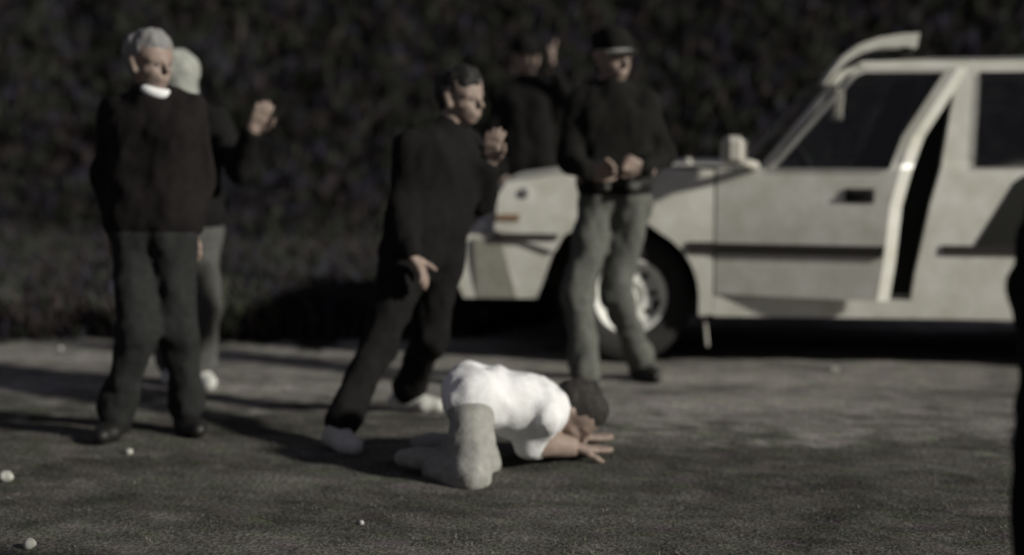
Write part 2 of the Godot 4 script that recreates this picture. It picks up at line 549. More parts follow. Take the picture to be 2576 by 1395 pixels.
func panel(st: SurfaceTool, poly: PackedVector2Array, deep := 0.03, far := false, lift := 0.0) -> void:
	var lo := 1e9
	var hi := -1e9
	for p in poly:
		lo = minf(lo, p.y)
		hi = maxf(hi, p.y)
	var pt := func(p: Vector2, dz: float):
		var z := side_z(p.y) + dz
		return Vector3(p.x, p.y, (-WIDE - z) if far else z)
	var nm := func(h: float, s: float):
		var n := side_n(h) * s
		return Vector3(n.x, n.y, -n.z) if far else n
	var cuts := [lo]
	var y := lo
	while y < hi - 0.05:
		y += 0.045
		cuts.append(y)
	cuts.append(hi)
	for i in cuts.size() - 1:
		var strip := PackedVector2Array([Vector2(-9, cuts[i]), Vector2(9, cuts[i]), Vector2(9, cuts[i + 1]), Vector2(-9, cuts[i + 1])])
		for piece in Geometry2D.intersect_polygons(poly, strip):
			var t := Geometry2D.triangulate_polygon(piece)
			for k in range(0, t.size(), 3):
				var a: Vector2 = piece[t[k]]
				var b: Vector2 = piece[t[k + 1]]
				var c: Vector2 = piece[t[k + 2]]
				tri(st, pt.call(a, lift), pt.call(b, lift), pt.call(c, lift), nm.call(a.y, 1.0), nm.call(b.y, 1.0), nm.call(c.y, 1.0))
				tri(st, pt.call(a, -deep), pt.call(b, -deep), pt.call(c, -deep), nm.call(a.y, -1.0), nm.call(b.y, -1.0), nm.call(c.y, -1.0))
	var mid := Vector2.ZERO
	for p in poly: mid += p / poly.size()
	var turn := -1.0 if Geometry2D.is_polygon_clockwise(poly) else 1.0
	for i in poly.size():
		var a := poly[i]
		var b := poly[(i + 1) % poly.size()]
		var e := (b - a).normalized()
		var n := Vector3(e.y * turn, -e.x * turn, 0)
		var parts := maxi(1, int(a.distance_to(b) / 0.06))
		for q in parts:
			var a2 := a.lerp(b, float(q) / parts)
			var b2 := a.lerp(b, float(q + 1) / parts)
			tri(st, pt.call(a2, lift), pt.call(b2, lift), pt.call(b2, -deep), n, n, n)
			tri(st, pt.call(a2, lift), pt.call(b2, -deep), pt.call(a2, -deep), n, n, n)

func V(a: Array) -> PackedVector2Array:
	var o := PackedVector2Array()
	for i in range(0, a.size(), 2): o.append(Vector2(a[i], a[i + 1]))
	return o

func arc(cx: float, cy: float, r: float, a0: float, a1: float, n: int) -> Array:
	var o := []
	for i in n + 1:
		var a := deg_to_rad(lerpf(a0, a1, float(i) / n))
		o.append(cx + r * cos(a))
		o.append(cy + r * sin(a))
	return o

func wheel(car: Node3D, at: Vector3, out: float, turn: float, label := "") -> void:
	var w := group("wheel", car)
	w.position = at
	w.rotation.y = turn
	var xf := Transform3D(Basis.IDENTITY if out > 0 else Basis(Vector3.UP, PI), Vector3.ZERO)
	var st := surf()
	var prof := []
	for p in [[0.200, -0.095], [0.235, -0.112], [0.290, -0.118], [0.332, -0.108], [0.352, -0.085]]: prof.append(Vector2(p[0], p[1]))
	for g in 4:      # tread ribs
		var z := -0.08 + g * 0.042
		for p in [[0.358, z], [0.358, z + 0.030], [0.348, z + 0.033], [0.348, z + 0.039]]: prof.append(Vector2(p[0], p[1]))
	for p in [[0.352, 0.088], [0.332, 0.108], [0.290, 0.118], [0.235, 0.112], [0.200, 0.095]]: prof.append(Vector2(p[0], p[1]))
	lathe(st, prof, xf, 56)
	part("tyre", st, M.rubber, w)
	var r := surf()
	lathe(r, [Vector2(0.172, -0.09), Vector2(0.176, 0.03), Vector2(0.190, 0.080), Vector2(0.205, 0.098), Vector2(0.200, 0.104), Vector2(0.188, 0.098), Vector2(0.176, 0.070), Vector2(0.160, 0.060)], xf, 48)
	lathe(r, [Vector2(0.112, 0.066), Vector2(0.085, 0.072), Vector2(0.070, 0.050), Vector2(0.045, 0.050), Vector2(0.040, 0.085), Vector2(0.0, 0.090)], xf, 36)
	for k in 8:
		var a := TAU * k / 8.0 + 0.2
		lathe(r, [Vector2(0.170, 0.052), Vector2(0.161, 0.061), Vector2(0.111, 0.067), Vector2(0.105, 0.055)], xf, 6, a, a + TAU / 8.0 * 0.72)
	part("rim", r, M.wheel_paint, w)
	var d := surf()
	lathe(d, [Vector2(0.172, 0.0), Vector2(0.0, 0.004)], xf, 30)
	part("brake_drum", d, M.trim, w)

func vehicle() -> void:
	var g0 := G(1585, 915)
	var car := thing("off_road_vehicle", "white boxy off-road vehicle with its front door ajar and dark side moulding", "vehicle", Vector3(g0.x, 0, g0.z))
	var yaw := deg_to_rad(6.0)
	car.rotation.y = -yaw
	var arch := arc(-0.03, 0.36, 0.392, 0.0, 62.0, 9)       # rear half of the front arch
	var fender_poly := V([-0.735, 0.715, -0.715, 0.900, -0.672, 0.975, -0.45, 1.008, -0.234, 1.030, 0.107, 1.052, 0.437, 1.040, 0.437, 0.272, 0.362, 0.262] + arch + [0.06, 0.775, -0.20, 0.770, -0.36, 0.690, -0.41, 0.600])
	for far in [false, true]:
		var f := surf()
		panel(f, fender_poly, 0.03, far)
		var fo := part("fender", f, M.paint, car)
		for ml in [[-0.72, 0.672, -0.72, 0.700, -0.39, 0.695, -0.395, 0.668], [0.295, 0.605, 0.300, 0.660, 0.437, 0.660, 0.437, 0.600]]:
			var m := surf()      # moulding along the fender
			panel(m, V(ml), 0.02, far, 0.012)
			part("moulding", m, M.trim, fo)
		if not far:
			var lamp := surf()
			panel(lamp, V([-0.725, 0.765, -0.722, 0.800, -0.600, 0.800, -0.600, 0.765]), 0.01, far, 0.006)
			part("side_marker", lamp, M.amber, fo)
			var bd := surf()
			lathe(bd, [Vector2(0.028, 0.0), Vector2(0.027, 0.010), Vector2(0.015, 0.016), Vector2(0.0, 0.017)], Transform3D(Basis.IDENTITY, Vector3(-0.57, 0.915, side_z(0.915))), 20)
			part("badge", bd, M.chrome, fo)
		# the rest of the flank behind the door
		var q := surf()
		var archr := arc(2.57, 0.36, 0.40, 178.0, 2.0, 18)
		panel(q, V([1.485, 0.262, 1.470, 0.36, 1.486, 0.50, 1.555, 0.86, 1.610, 1.055, 3.42, 1.055, 3.44, 0.60, 3.42, 0.36, 2.97, 0.36] .slice(0, 16) + _rev(archr) + [2.16, 0.262]), 0.05, far)
		var qo := part("quarter_panel", q, M.paint, car)
		var mq := surf()
		panel(mq, V([1.62, 0.606, 1.62, 0.652, 2.19, 0.652, 2.19, 0.606]), 0.02, far, 0.012)
		part("moulding", mq, M.trim, qo)
		var bp := surf()
		panel(bp, V([1.790, 0.655, 1.985, 0.985, 2.035, 1.020, 2.235, 1.020, 2.235, 0.700, 2.19, 0.655]), 0.01, far, 0.008)
		part("black_side_panel", bp, M.inside, qo)
		for pl in [[1.612, 1.057, 1.700, 1.553, 1.812, 1.553, 1.778, 1.057], [2.62, 1.057, 2.60, 1.553, 2.70, 1.553, 2.76, 1.057], [3.28, 1.057, 3.16, 1.553, 3.30, 1.553, 3.41, 1.057]]:
			var pil := surf()
			panel(pil, V(pl), 0.06, far)
			part("pillar", pil, M.paint, car)
		var wp := surf()
		panel(wp, V([0.672, 1.045, 0.700, 1.045, 1.130, 1.542, 1.215, 1.575, 1.200, 1.600, 1.090, 1.556]), 0.06, far)
		part("windscreen_pillar", wp, M.paint, car)
		var rail := surf()
		panel(rail, V([1.135, 1.575, 1.215, 1.612, 3.28, 1.622, 3.30, 1.585, 3.28, 1.555, 1.74, 1.555, 1.70, 1.572]), 0.07, far)
		part("roof_rail", rail, M.paint, car)
		for gl in [[1.781, 1.06, 1.816, 1.550, 2.597, 1.550, 2.617, 1.06], [2.765, 1.06, 2.705, 1.550, 3.155, 1.550, 3.275, 1.06]]:
			var wn := surf()
			panel(wn, V(gl), -0.018, far, -0.022)
			part("window", wn, M.glass, car)
		var sill := surf()
		panel(sill, V([0.440, 0.262, 0.440, 0.372, 1.478, 0.360, 1.480, 0.262]), 0.09, far)
		part("sill", sill, M.paint, car)
		var fl := surf()
		var ra: Array = arc(2.57, 0.36, 0.392, 178.0, 2.0, 18)
		var rb: Array = arc(2.57, 0.36, 0.45, 2.0, 178.0, 18)
		panel(fl, V(ra + rb), 0.02, far, 0.022)
		part("arch_flare", fl, M.trim, car)
		# doors
		var hinge := group("door", car)
		hinge.position = Vector3(0.446, 0, 0.0)
		var dl := surf()
		panel(dl, _shift(V([0.446, 1.047, 0.446, 0.382, 1.285, 0.368, 1.312, 0.56, 1.338, 0.86, 1.385, 1.050] if not far else [0.446, 1.047, 0.446, 0.382, 1.462, 0.368, 1.478, 0.50, 1.545, 0.86, 1.600, 1.050]), -0.446), 0.085, far)
		var skin := part("door_panel", dl, M.paint, hinge)
		var dm := surf()
		panel(dm, _shift(V([0.452, 0.598, 0.452, 0.655, 1.318, 0.655, 1.308, 0.598]), -0.446), 0.01, far, 0.014)
		part("moulding", dm, M.trim, skin)
		var fr := surf()
		if far:
			panel(fr, _shift(V([1.545, 1.050, 1.600, 1.050, 1.690, 1.566, 1.19, 1.570, 1.19, 1.545, 1.640, 1.540]), -0.446), 0.05, far)
		else:
			panel(fr, _shift(V([1.332, 1.050, 1.385, 1.050, 1.440, 1.215, 1.655, 1.568, 1.19, 1.570, 1.19, 1.548, 1.590, 1.545, 1.390, 1.215]), -0.446), 0.05, far)
		panel(fr, _shift(V([0.712, 1.050, 0.745, 1.050, 1.150, 1.530, 1.190, 1.545, 1.190, 1.568, 1.142, 1.552]), -0.446), 0.05, far)
		part("window_frame", fr, M.paint, hinge)
		var gs := surf()
		panel(gs, _shift(V([0.745, 1.052, 1.152, 1.528, 1.195, 1.545, 1.585, 1.543, 1.390, 1.215, 1.335, 1.052]), -0.446), -0.018, far, -0.022)
		part("window", gs, M.glass, hinge)
		if not far:
			var hd := surf()
			box(hd, Vector3(1.185 - 0.446, 0.913, side_z(0.913) + 0.002), Vector3(0.150, 0.075, 0.016), 0.006)
			box(hd, Vector3(1.195 - 0.446, 0.930, side_z(0.913) + 0.018), Vector3(0.10, 0.024, 0.020), 0.006)
			part("handle", hd, M.rubber, skin)
			var mi := surf()
			box(mi, Vector3(0.10, 1.145, 0.125), Vector3(0.11, 0.15, 0.19), 0.03, Basis(Vector3.UP, 0.25))
			var mo := part("mirror", mi, M.pale_plastic, hinge)
			var ml := surf()
			tube(ml, [Vector3(0.20, 1.06, -0.03), Vector3(0.155, 1.08, 0.05), Vector3(0.12, 1.10, 0.10)], [0.028, 0.024, 0.022], 8)
			part("mirror_arm", ml, M.pale_plastic, mo)
			var mg := surf()
			box(mg, Vector3(0.163, 1.145, 0.112), Vector3(0.006, 0.12, 0.155), 0.003, Basis(Vector3.UP, 0.25))
			part("mirror_glass", mg, M.glass, mo)
			var dc := surf()
			box(dc, Vector3(0.44, 0.72, -0.125), Vector3(0.74, 0.56, 0.035), 0.015)
			part("door_card", dc, M.inside, hinge)
			var ed := surf()      # the turned-in rear edge of the door and its frame
			var line := [[1.285, 0.368], [1.312, 0.56], [1.338, 0.86], [1.385, 1.050], [1.440, 1.215], [1.655, 1.568]]
			for i in line.size() - 1:
				for u in 6:
					var row := []
					for t in [u / 6.0, (u + 1) / 6.0]:
						var sx: float = lerpf(line[i][0], line[i + 1][0], t) - 0.446
						var hy: float = lerpf(line[i][1], line[i + 1][1], t)
						row.append([Vector3(sx + 0.001, hy, side_z(hy)), Vector3(sx + 0.060, hy, side_z(hy) - 0.046), Vector3(sx + 0.054, hy, side_z(hy) - 0.054), Vector3(sx + 0.001, hy, side_z(hy) - 0.016)])
					for e in 3:
						flat(ed, [row[0][e], row[1][e], row[1][e + 1], row[0][e + 1]], [Vector3(0.6, 0, 0.8), Vector3(1, 0, 0), Vector3(-0.6, 0, -0.8)][e])
			part("door_edge", ed, M.paint, hinge)
			hinge.rotation.y = -deg_to_rad(9.5)
		# lamp at the corner of the nose, mud flap
		var fp := surf()
		var fz := -0.075 if not far else -WIDE + 0.075
		box(fp, Vector3(0.400, 0.215, fz - (0.10 if not far else -0.10)), Vector3(0.016, 0.25, 0.24), 0.005, Basis(Vector3.BACK, 0.10))
		part("mud_flap", fp, M.pale_plastic, car)
	# bonnet
	var hood := surf()
	var hp := [[-0.690, 0.960], [-0.672, 0.982], [-0.45, 1.014], [-0.234, 1.034], [0.107, 1.058], [0.42, 1.066], [0.66, 1.050]]
	for i in hp.size() - 1:
		for k in 8:
			var row := []
			for e in [[i, k], [i + 1, k], [i + 1, k + 1], [i, k + 1]]:
				var t: float = e[1] / 8.0
				var edge := 0.032
				row.append(Vector3(hp[e[0]][0], hp[e[0]][1] + 0.016 * sin(PI * t), lerpf(-edge, -WIDE + edge, t)))
			flat(hood, row, Vector3.UP)
	part("bonnet", hood, M.paint, car)
	var nose := surf()
	box(nose, Vector3(-0.705, 0.78, -WIDE / 2), Vector3(0.03, 0.36, WIDE - 0.12), 0.01)
	part("grille_panel", nose, M.paint, car)
	var gr := surf()
	for k in 9:
		box(gr, Vector3(-0.724, 0.80, -0.50 - k * 0.0875), Vector3(0.012, 0.20, 0.045), 0.004)
	part("grille", gr, M.trim, car)
	for z in [-0.24, -WIDE + 0.24]:
		var hl := surf()
		box(hl, Vector3(-0.726, 0.82, z), Vector3(0.03, 0.15, 0.22), 0.012)
		part("headlight", hl, M.lens, car)
	for z in [-0.075, -WIDE + 0.075]:
		var ts := surf()
		box(ts, Vector3(-0.80, 0.735, z - 0.02), Vector3(0.075, 0.075, 0.10), 0.018)
		part("fog_lamp", ts, M.lens, car)
	var bump_st := surf()
	var bprof := [[-0.905, 0.345], [-0.955, 0.45], [-0.975, 0.60], [-0.970, 0.672], [-0.90, 0.690], [-0.745, 0.690], [-0.745, 0.345]]
	for i in bprof.size():
		var a: Array = bprof[i]
		var b: Array = bprof[(i + 1) % bprof.size()]
		var n := Vector3(b[1] - a[1], a[0] - b[0], 0) * -1.0
		flat(bump_st, [Vector3(a[0], a[1], -0.03), Vector3(b[0], b[1], -0.03), Vector3(b[0], b[1], -WIDE + 0.03), Vector3(a[0], a[1], -WIDE + 0.03)], n)
	for z in [-0.03, -WIDE + 0.03]:
		for i in range(1, bprof.size() - 1):
			flat(bump_st, [Vector3(bprof[0][0], bprof[0][1], z), Vector3(bprof[i][0], bprof[i][1], z), Vector3(bprof[i + 1][0], bprof[i + 1][1], z)], Vector3(0, 0, 1 if z > -0.5 else -1))
	var bumper := part("bumper", bump_st, M.paint, car)
	for far in [false, true]:
		var ec := surf()
		panel(ec, V([-0.835, 0.345, -0.850, 0.668, -0.700, 0.668, -0.615, 0.345]), 0.03, far, -0.015)
		part("end_cap", ec, M.grey_plastic, bumper)
		var wf := surf()
		panel(wf, V([-0.700, 0.345, -0.715, 0.668, -0.400, 0.664, -0.420, 0.590, -0.505, 0.345]), 0.02, far, -0.022)
		part("apron", wf, M.paint, bumper)
	# guard bars standing up from the bumper
	for z in [-0.13, -WIDE + 0.13]:
		var gb := surf()
		box(gb, Vector3(-0.955, 0.72, z), Vector3(0.05, 0.17, 0.06), 0.015)
		part("bumper_guard", gb, M.paint, car)
	# roof with its raised deflector
	var roof := surf()
	var rp := [[1.075, 1.555], [1.14, 1.592], [1.25, 1.622], [1.6, 1.640], [2.4, 1.645], [3.1, 1.632], [3.30, 1.600]]
	for i in rp.size() - 1:
		for k in 8:
			var row := []
			for e in [[i, k], [i + 1, k], [i + 1, k + 1], [i, k + 1]]:
				var t: float = e[1] / 8.0
				row.append(Vector3(rp[e[0]][0], rp[e[0]][1] - 0.018 * pow(absf(2 * t - 1), 4.0), lerpf(-0.165, -WIDE + 0.165, t)))
			flat(roof, row, Vector3.UP)
	part("roof", roof, M.paint, car)
	var dfl := surf()
	var outer := [[1.005, 1.490], [1.055, 1.570], [1.110, 1.640], [1.190, 1.700], [1.290, 1.735], [1.400, 1.752], [1.500, 1.758]]
	var inner := [[1.022, 1.488], [1.075, 1.560], [1.135, 1.615], [1.215, 1.660], [1.310, 1.685], [1.410, 1.690], [1.485, 1.678]]
	for i in outer.size() - 1:
		for z in [-0.13, -0.42]:
			flat(dfl, [Vector3(outer[i][0], outer[i][1], z), Vector3(outer[i + 1][0], outer[i + 1][1], z), Vector3(inner[i + 1][0], inner[i + 1][1], z), Vector3(inner[i][0], inner[i][1], z)], Vector3(0, 0, 1 if z > -0.3 else -1))
		flat(dfl, [Vector3(outer[i][0], outer[i][1], -0.13), Vector3(outer[i + 1][0], outer[i + 1][1], -0.13), Vector3(outer[i + 1][0], outer[i + 1][1], -0.42), Vector3(outer[i][0], outer[i][1], -0.42)], Vector3(-0.3, 1, 0))
		flat(dfl, [Vector3(inner[i][0], inner[i][1], -0.13), Vector3(inner[i + 1][0], inner[i + 1][1], -0.13), Vector3(inner[i + 1][0], inner[i + 1][1], -0.42), Vector3(inner[i][0], inner[i][1], -0.42)], Vector3(0.3, -1, 0))
	flat(dfl, [Vector3(1.500, 1.758, -0.13), Vector3(1.485, 1.678, -0.13), Vector3(1.485, 1.678, -0.42), Vector3(1.500, 1.758, -0.42)], Vector3.RIGHT)
	var dfo := part("roof_deflector", dfl, M.paint, car)
	for z in [-0.20, -0.35]:
		var leg := surf()
		box(leg, Vector3(1.45, 1.66, z), Vector3(0.05, 0.07, 0.03), 0.006)
		part("bracket", leg, M.rubber, dfo)
	# windscreen
	var ws := surf()
	flat(ws, [Vector3(0.690, 1.055, -0.07), Vector3(1.080, 1.545, -0.165), Vector3(1.080, 1.545, -WIDE + 0.165), Vector3(0.690, 1.055, -WIDE + 0.07)], Vector3(-1, 0.8, 0))
	part("windscreen", ws, M.glass, car)
	var wip := surf()
	tube(wip, [Vector3(0.62, 1.080, -0.30), Vector3(0.665, 1.10, -0.45), Vector3(0.70, 1.12, -0.85)], [0.012, 0.010, 0.008], 6)
	part("wiper", wip, M.rubber, car)
	for nz in [Vector3(0.50, 1.085, -0.22), Vector3(0.30, 1.072, -0.30)]:
		var ns := surf()
		lathe(ns, [Vector2(0.026, -0.004), Vector2(0.024, 0.012), Vector2(0.012, 0.026), Vector2(0, 0.028)], Transform3D(Basis(Vector3.RIGHT, -PI / 2), nz), 14)
		part("washer_nozzle", ns, M.pale_plastic, car)
	# inside
	var fl2 := surf()
	box(fl2, Vector3(1.45, 0.30, -WIDE / 2), Vector3(3.7, 0.10, WIDE - 0.24), 0.02)
	box(fl2, Vector3(0.50, 0.66, -WIDE / 2), Vector3(0.06, 0.70, WIDE - 0.20), 0.01)
	box(fl2, Vector3(-0.02, 0.62, -WIDE / 2), Vector3(1.0, 0.50, WIDE - 0.62), 0.05)
	box(fl2, Vector3(3.36, 0.70, -WIDE / 2), Vector3(0.05, 0.72, WIDE - 0.20), 0.01)
	part("floor_pan", fl2, M.inside, car)
	for far in [false, true]:
		var jb := surf()
		panel(jb, V([1.27, 0.366, 1.30, 0.56, 1.30, 0.90, 1.36, 1.06, 1.56, 1.54, 1.705, 1.555, 1.615, 1.06, 1.560, 0.86, 1.490, 0.50, 1.474, 0.368]), 0.16, far, -0.10)
		part("door_jamb", jb, M.inside, car)
	var tr := surf()
	box(tr, Vector3(1.42, 0.372, -0.13), Vector3(0.13, 0.018, 0.10), 0.004)
	part("tread_plate", tr, M.pale_plastic, car)
	var dash := surf()
	box(dash, Vector3(0.74, 0.97, -WIDE / 2), Vector3(0.36, 0.16, WIDE - 0.26), 0.05)
	part("dashboard", dash, M.inside, car)
	var sw := surf()
	var ring := []
	var rr := []
	for k in 25:
		var a := TAU * k / 24.0
		ring.append(Vector3(0.98, 1.00, -0.46) + Basis(Vector3.BACK, 0.45) * Vector3(0, sin(a) * 0.18, cos(a) * 0.18))
		rr.append(0.013)
	tube(sw, ring, rr, 8)
	tube(sw, [Vector3(0.82, 0.92, -0.46), Vector3(0.97, 1.0, -0.46)], [0.03, 0.04], 8)
	part("steering_wheel", sw, M.inside, car)
	for z in [-0.46, -WIDE + 0.46]:
		var s := group("seat", car)
		var c1 := surf()
		box(c1, Vector3(1.30, 0.55, z), Vector3(0.50, 0.18, 0.50), 0.05)
		part("cushion", c1, M.seat, s)
		var c2 := surf()
		box(c2, Vector3(1.58, 0.88, z), Vector3(0.14, 0.58, 0.48), 0.05, Basis(Vector3.BACK, -0.20))
		part("backrest", c2, M.seat, s)
		var c3 := surf()
		box(c3, Vector3(1.66, 1.255, z), Vector3(0.10, 0.16, 0.26), 0.04, Basis(Vector3.BACK, -0.15))
		part("headrest", c3, M.seat, s)
	var rs := surf()
	box(rs, Vector3(2.45, 0.62, -WIDE / 2), Vector3(0.5, 0.22, WIDE - 0.3), 0.05)
	box(rs, Vector3(2.72, 0.92, -WIDE / 2), Vector3(0.14, 0.55, WIDE - 0.3), 0.05, Basis(Vector3.BACK, -0.2))
	part("rear_bench", rs, M.seat, car)
	var vis := surf()
	box(vis, Vector3(1.095, 1.385, -0.31), Vector3(0.055, 0.175, 0.20), 0.012, Basis(Vector3.BACK, -0.06))
	part("sun_visor", vis, M.pale_plastic, car)
	# tail
	var tg := surf()
	box(tg, Vector3(3.41, 0.83, -WIDE / 2), Vector3(0.05, 0.50, WIDE - 0.14), 0.02)
	box(tg, Vector3(3.30, 1.56, -WIDE / 2), Vector3(0.06, 0.10, WIDE - 0.34), 0.02)
	part("tailgate", tg, M.paint, car)
	var rg := surf()
	flat(rg, [Vector3(3.41, 1.07, -0.12), Vector3(3.30, 1.52, -0.18), Vector3(3.30, 1.52, -WIDE + 0.18), Vector3(3.41, 1.07, -WIDE + 0.12)], Vector3.RIGHT)
	part("rear_window", rg, M.glass, car)
	var rbp := surf()
	box(rbp, Vector3(3.50, 0.46, -WIDE / 2), Vector3(0.16, 0.20, WIDE - 0.04), 0.03)
	part("bumper", rbp, M.paint, car)
	for z in [-0.10, -WIDE + 0.10]:
		var tl := surf()
		box(tl, Vector3(3.435, 0.85, z), Vector3(0.03, 0.30, 0.12), 0.01)
		part("tail_light", tl, M.amber, car)
	for wz in [-0.125, -WIDE + 0.125]:
		wheel(car, Vector3(-0.03, 0.358, wz - 0.02), 1.0 if wz > -0.5 else -1.0, 0.28)
		wheel(car, Vector3(2.57, 0.358, wz), 1.0 if wz > -0.5 else -1.0, 0.0)
	for x in [-0.03, 2.57]:
		var ax := surf()
		tube(ax, [Vector3(x, 0.34, -0.2), Vector3(x, 0.34, -WIDE + 0.2)], [0.045, 0.045], 10)
		part("axle", ax, M.inside, car)

func _rev(a: Array) -> Array:
	var o := []
	for i in range(a.size() - 2, -1, -2):
		o.append(a[i])
		o.append(a[i + 1])
	return o

func _shift(p: PackedVector2Array, dx: float) -> PackedVector2Array:
	var o := PackedVector2Array()
	for q in p: o.append(q + Vector2(dx, 0))
	return o

# ------------------------------------------------------------------ ground
var gn := FastNoiseLite.new()
var gm := FastNoiseLite.new()

func ground_y(x: float, z: float) -> float:
	var d := -z
	var y := 0.010 * gn.get_noise_2d(x * 60.0, z * 60.0)
	var t := clampf((d - 14.5) / 9.0, 0.0, 1.0)
	y += 4.6 * t * t * (3.0 - 2.0 * t)
	if t > 0.0: y += 0.35 * t * gn.get_noise_2d(x * 12.0, z * 12.0)
	return y

func lit_band(x: float, z: float) -> float:        # 1 on the pale band, light put into its colour; its edges wander
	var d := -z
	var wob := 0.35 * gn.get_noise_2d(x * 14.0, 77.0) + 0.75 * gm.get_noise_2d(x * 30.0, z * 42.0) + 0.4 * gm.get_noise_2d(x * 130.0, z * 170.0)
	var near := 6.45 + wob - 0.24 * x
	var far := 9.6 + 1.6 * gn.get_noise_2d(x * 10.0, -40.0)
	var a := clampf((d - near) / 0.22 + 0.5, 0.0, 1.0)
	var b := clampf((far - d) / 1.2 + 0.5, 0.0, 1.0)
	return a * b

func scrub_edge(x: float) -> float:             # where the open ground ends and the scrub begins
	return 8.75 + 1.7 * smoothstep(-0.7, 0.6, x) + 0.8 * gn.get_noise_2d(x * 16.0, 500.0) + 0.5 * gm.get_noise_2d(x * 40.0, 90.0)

func ground() -> void:
	gn.seed = 11
	gn.frequency = 0.05
	gn.fractal_octaves = 4
	gm.seed = 12
	gm.frequency = 0.09
	gm.fractal_octaves = 4
	var xs := []
	var zs := []
	var x := -7.0
	while x <= 7.0:
		xs.append(x)
		x += 0.05
	for e in [8.5, 11, 15, 22, 40, 80, 160]:
		xs.append(e)
		xs.push_front(-e)
	var z := -3.6
	zs = [60.0, 20.0, 5.0, 0.0, -2.0]
	while z > -13.0:
		zs.append(z)
		z -= 0.05
	while z > -26.0:
		zs.append(z)
		z -= 0.25
	zs.append_array([-30.0, -40.0, -70.0, -160.0])
	var v := PackedVector3Array()
	var c := PackedColorArray()
	var ix := PackedInt32Array()
	var dirt := Vector3(0.41, 0.395, 0.362)  # pale dirt, made lighter to hold the lit pool beside the vehicle
	var soil := Vector3(0.205, 0.194, 0.178)  # foreground earth; part of the light falloff sits in this darker colour
	var green := Vector3(0.160, 0.163, 0.136)
	var unlit_litter := Vector3(0.085, 0.080, 0.070)  # ground under the scrub, its colour darkened for the unlit distance
	for zz in zs:
		for xx in xs:
			var t := lit_band(xx, zz)
			var n := 0.5 + 0.5 * gm.get_noise_2d(xx * 25.0, zz * 45.0)
			var n2 := 0.5 + 0.5 * gm.get_noise_2d(xx * 110.0 + 300.0, zz * 160.0)
			var col := soil.lerp(green, smoothstep(0.35, 0.65, n))
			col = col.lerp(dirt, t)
			if -zz > scrub_edge(xx): col = unlit_litter
			col *= 0.62 + 0.76 * n2
			col *= 1.0 + 0.55 * gn.get_noise_2d(xx * 9.0 + 40.0, zz * 30.0) + 0.5 * gm.get_noise_2d(xx * 45.0 - 70.0, zz * 80.0)
			var hue := gm.get_noise_2d(xx * 70.0 + 900.0, zz * 90.0)
			col *= Vector3(1.0 - 0.10 * hue, 1.0 + 0.06 * hue, 1.0 - 0.16 * hue)
			v.append(Vector3(xx, ground_y(xx, zz), zz))
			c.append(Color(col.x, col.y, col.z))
	var w := xs.size()
	for i in zs.size() - 1:
		for k in w - 1:
			var a := i * w + k
			ix.append_array(PackedInt32Array([a, a + w, a + 1, a + 1, a + w, a + w + 1]))
	var b := {"v": v, "i": ix}
	var n3 := PackedVector3Array()
	n3.resize(v.size())
	for t in range(0, ix.size(), 3):
		var cr := (v[ix[t + 2]] - v[ix[t]]).cross(v[ix[t + 1]] - v[ix[t]])
		if cr.y < 0.0:
			var s := ix[t + 1]
			ix[t + 1] = ix[t + 2]
			ix[t + 2] = s
			cr = -cr
		for e in 3: n3[ix[t + e]] += cr
	for i in n3.size(): n3[i] = n3[i].normalized()
	var arr := []
	arr.resize(Mesh.ARRAY_MAX)
	arr[Mesh.ARRAY_VERTEX] = v
	arr[Mesh.ARRAY_NORMAL] = n3
	arr[Mesh.ARRAY_COLOR] = c
	arr[Mesh.ARRAY_INDEX] = ix
	var m := ArrayMesh.new()
	m.add_surface_from_arrays(Mesh.PRIMITIVE_TRIANGLES, arr)
	var gmat := mat(Color.WHITE, 1.0, M.t_grain, 1.3)
	gmat.vertex_color_use_as_albedo = true
	gmat.metallic_specular = 0.1
	bump(gmat, M.t_weave, 0.4)
	var o := put("ground", m, gmat, self)
	tag(o, "dark bare earth with a paler band under the vehicle, its light put into the colour", "ground", "", "structure")

func tuft_mesh(blades: int, tall: float, spread: float, sd: int) -> ArrayMesh:
	var r := RandomNumberGenerator.new()
	r.seed = sd
	var st := surf()
	for k in blades:
		var a := r.randf() * TAU
		var root := Vector3(cos(a), 0, sin(a)) * r.randf() * spread * 0.5
		var lean := Vector3(cos(a + r.randf() - 0.5), 0, sin(a + r.randf() - 0.5)) * r.randf_range(0.3, 1.0) * tall * 0.8
		var h := tall * r.randf_range(0.5, 1.0)
		var wd := Vector3(-sin(a), 0, cos(a)) * tall * r.randf_range(0.05, 0.09)
		var mid := root + lean * 0.35 + Vector3.UP * h * 0.62
		var tip := root + lean + Vector3.UP * h
		var n := (wd.cross(tip - root)).normalized()
		if n.y < 0: n = -n
		tri(st, root - wd, root + wd, mid + wd * 0.8, n, n, n)
		tri(st, root - wd, mid + wd * 0.8, mid - wd * 0.8, n, n, n)
		tri(st, mid - wd * 0.8, mid + wd * 0.8, tip, n, n, n)
	return st.commit()

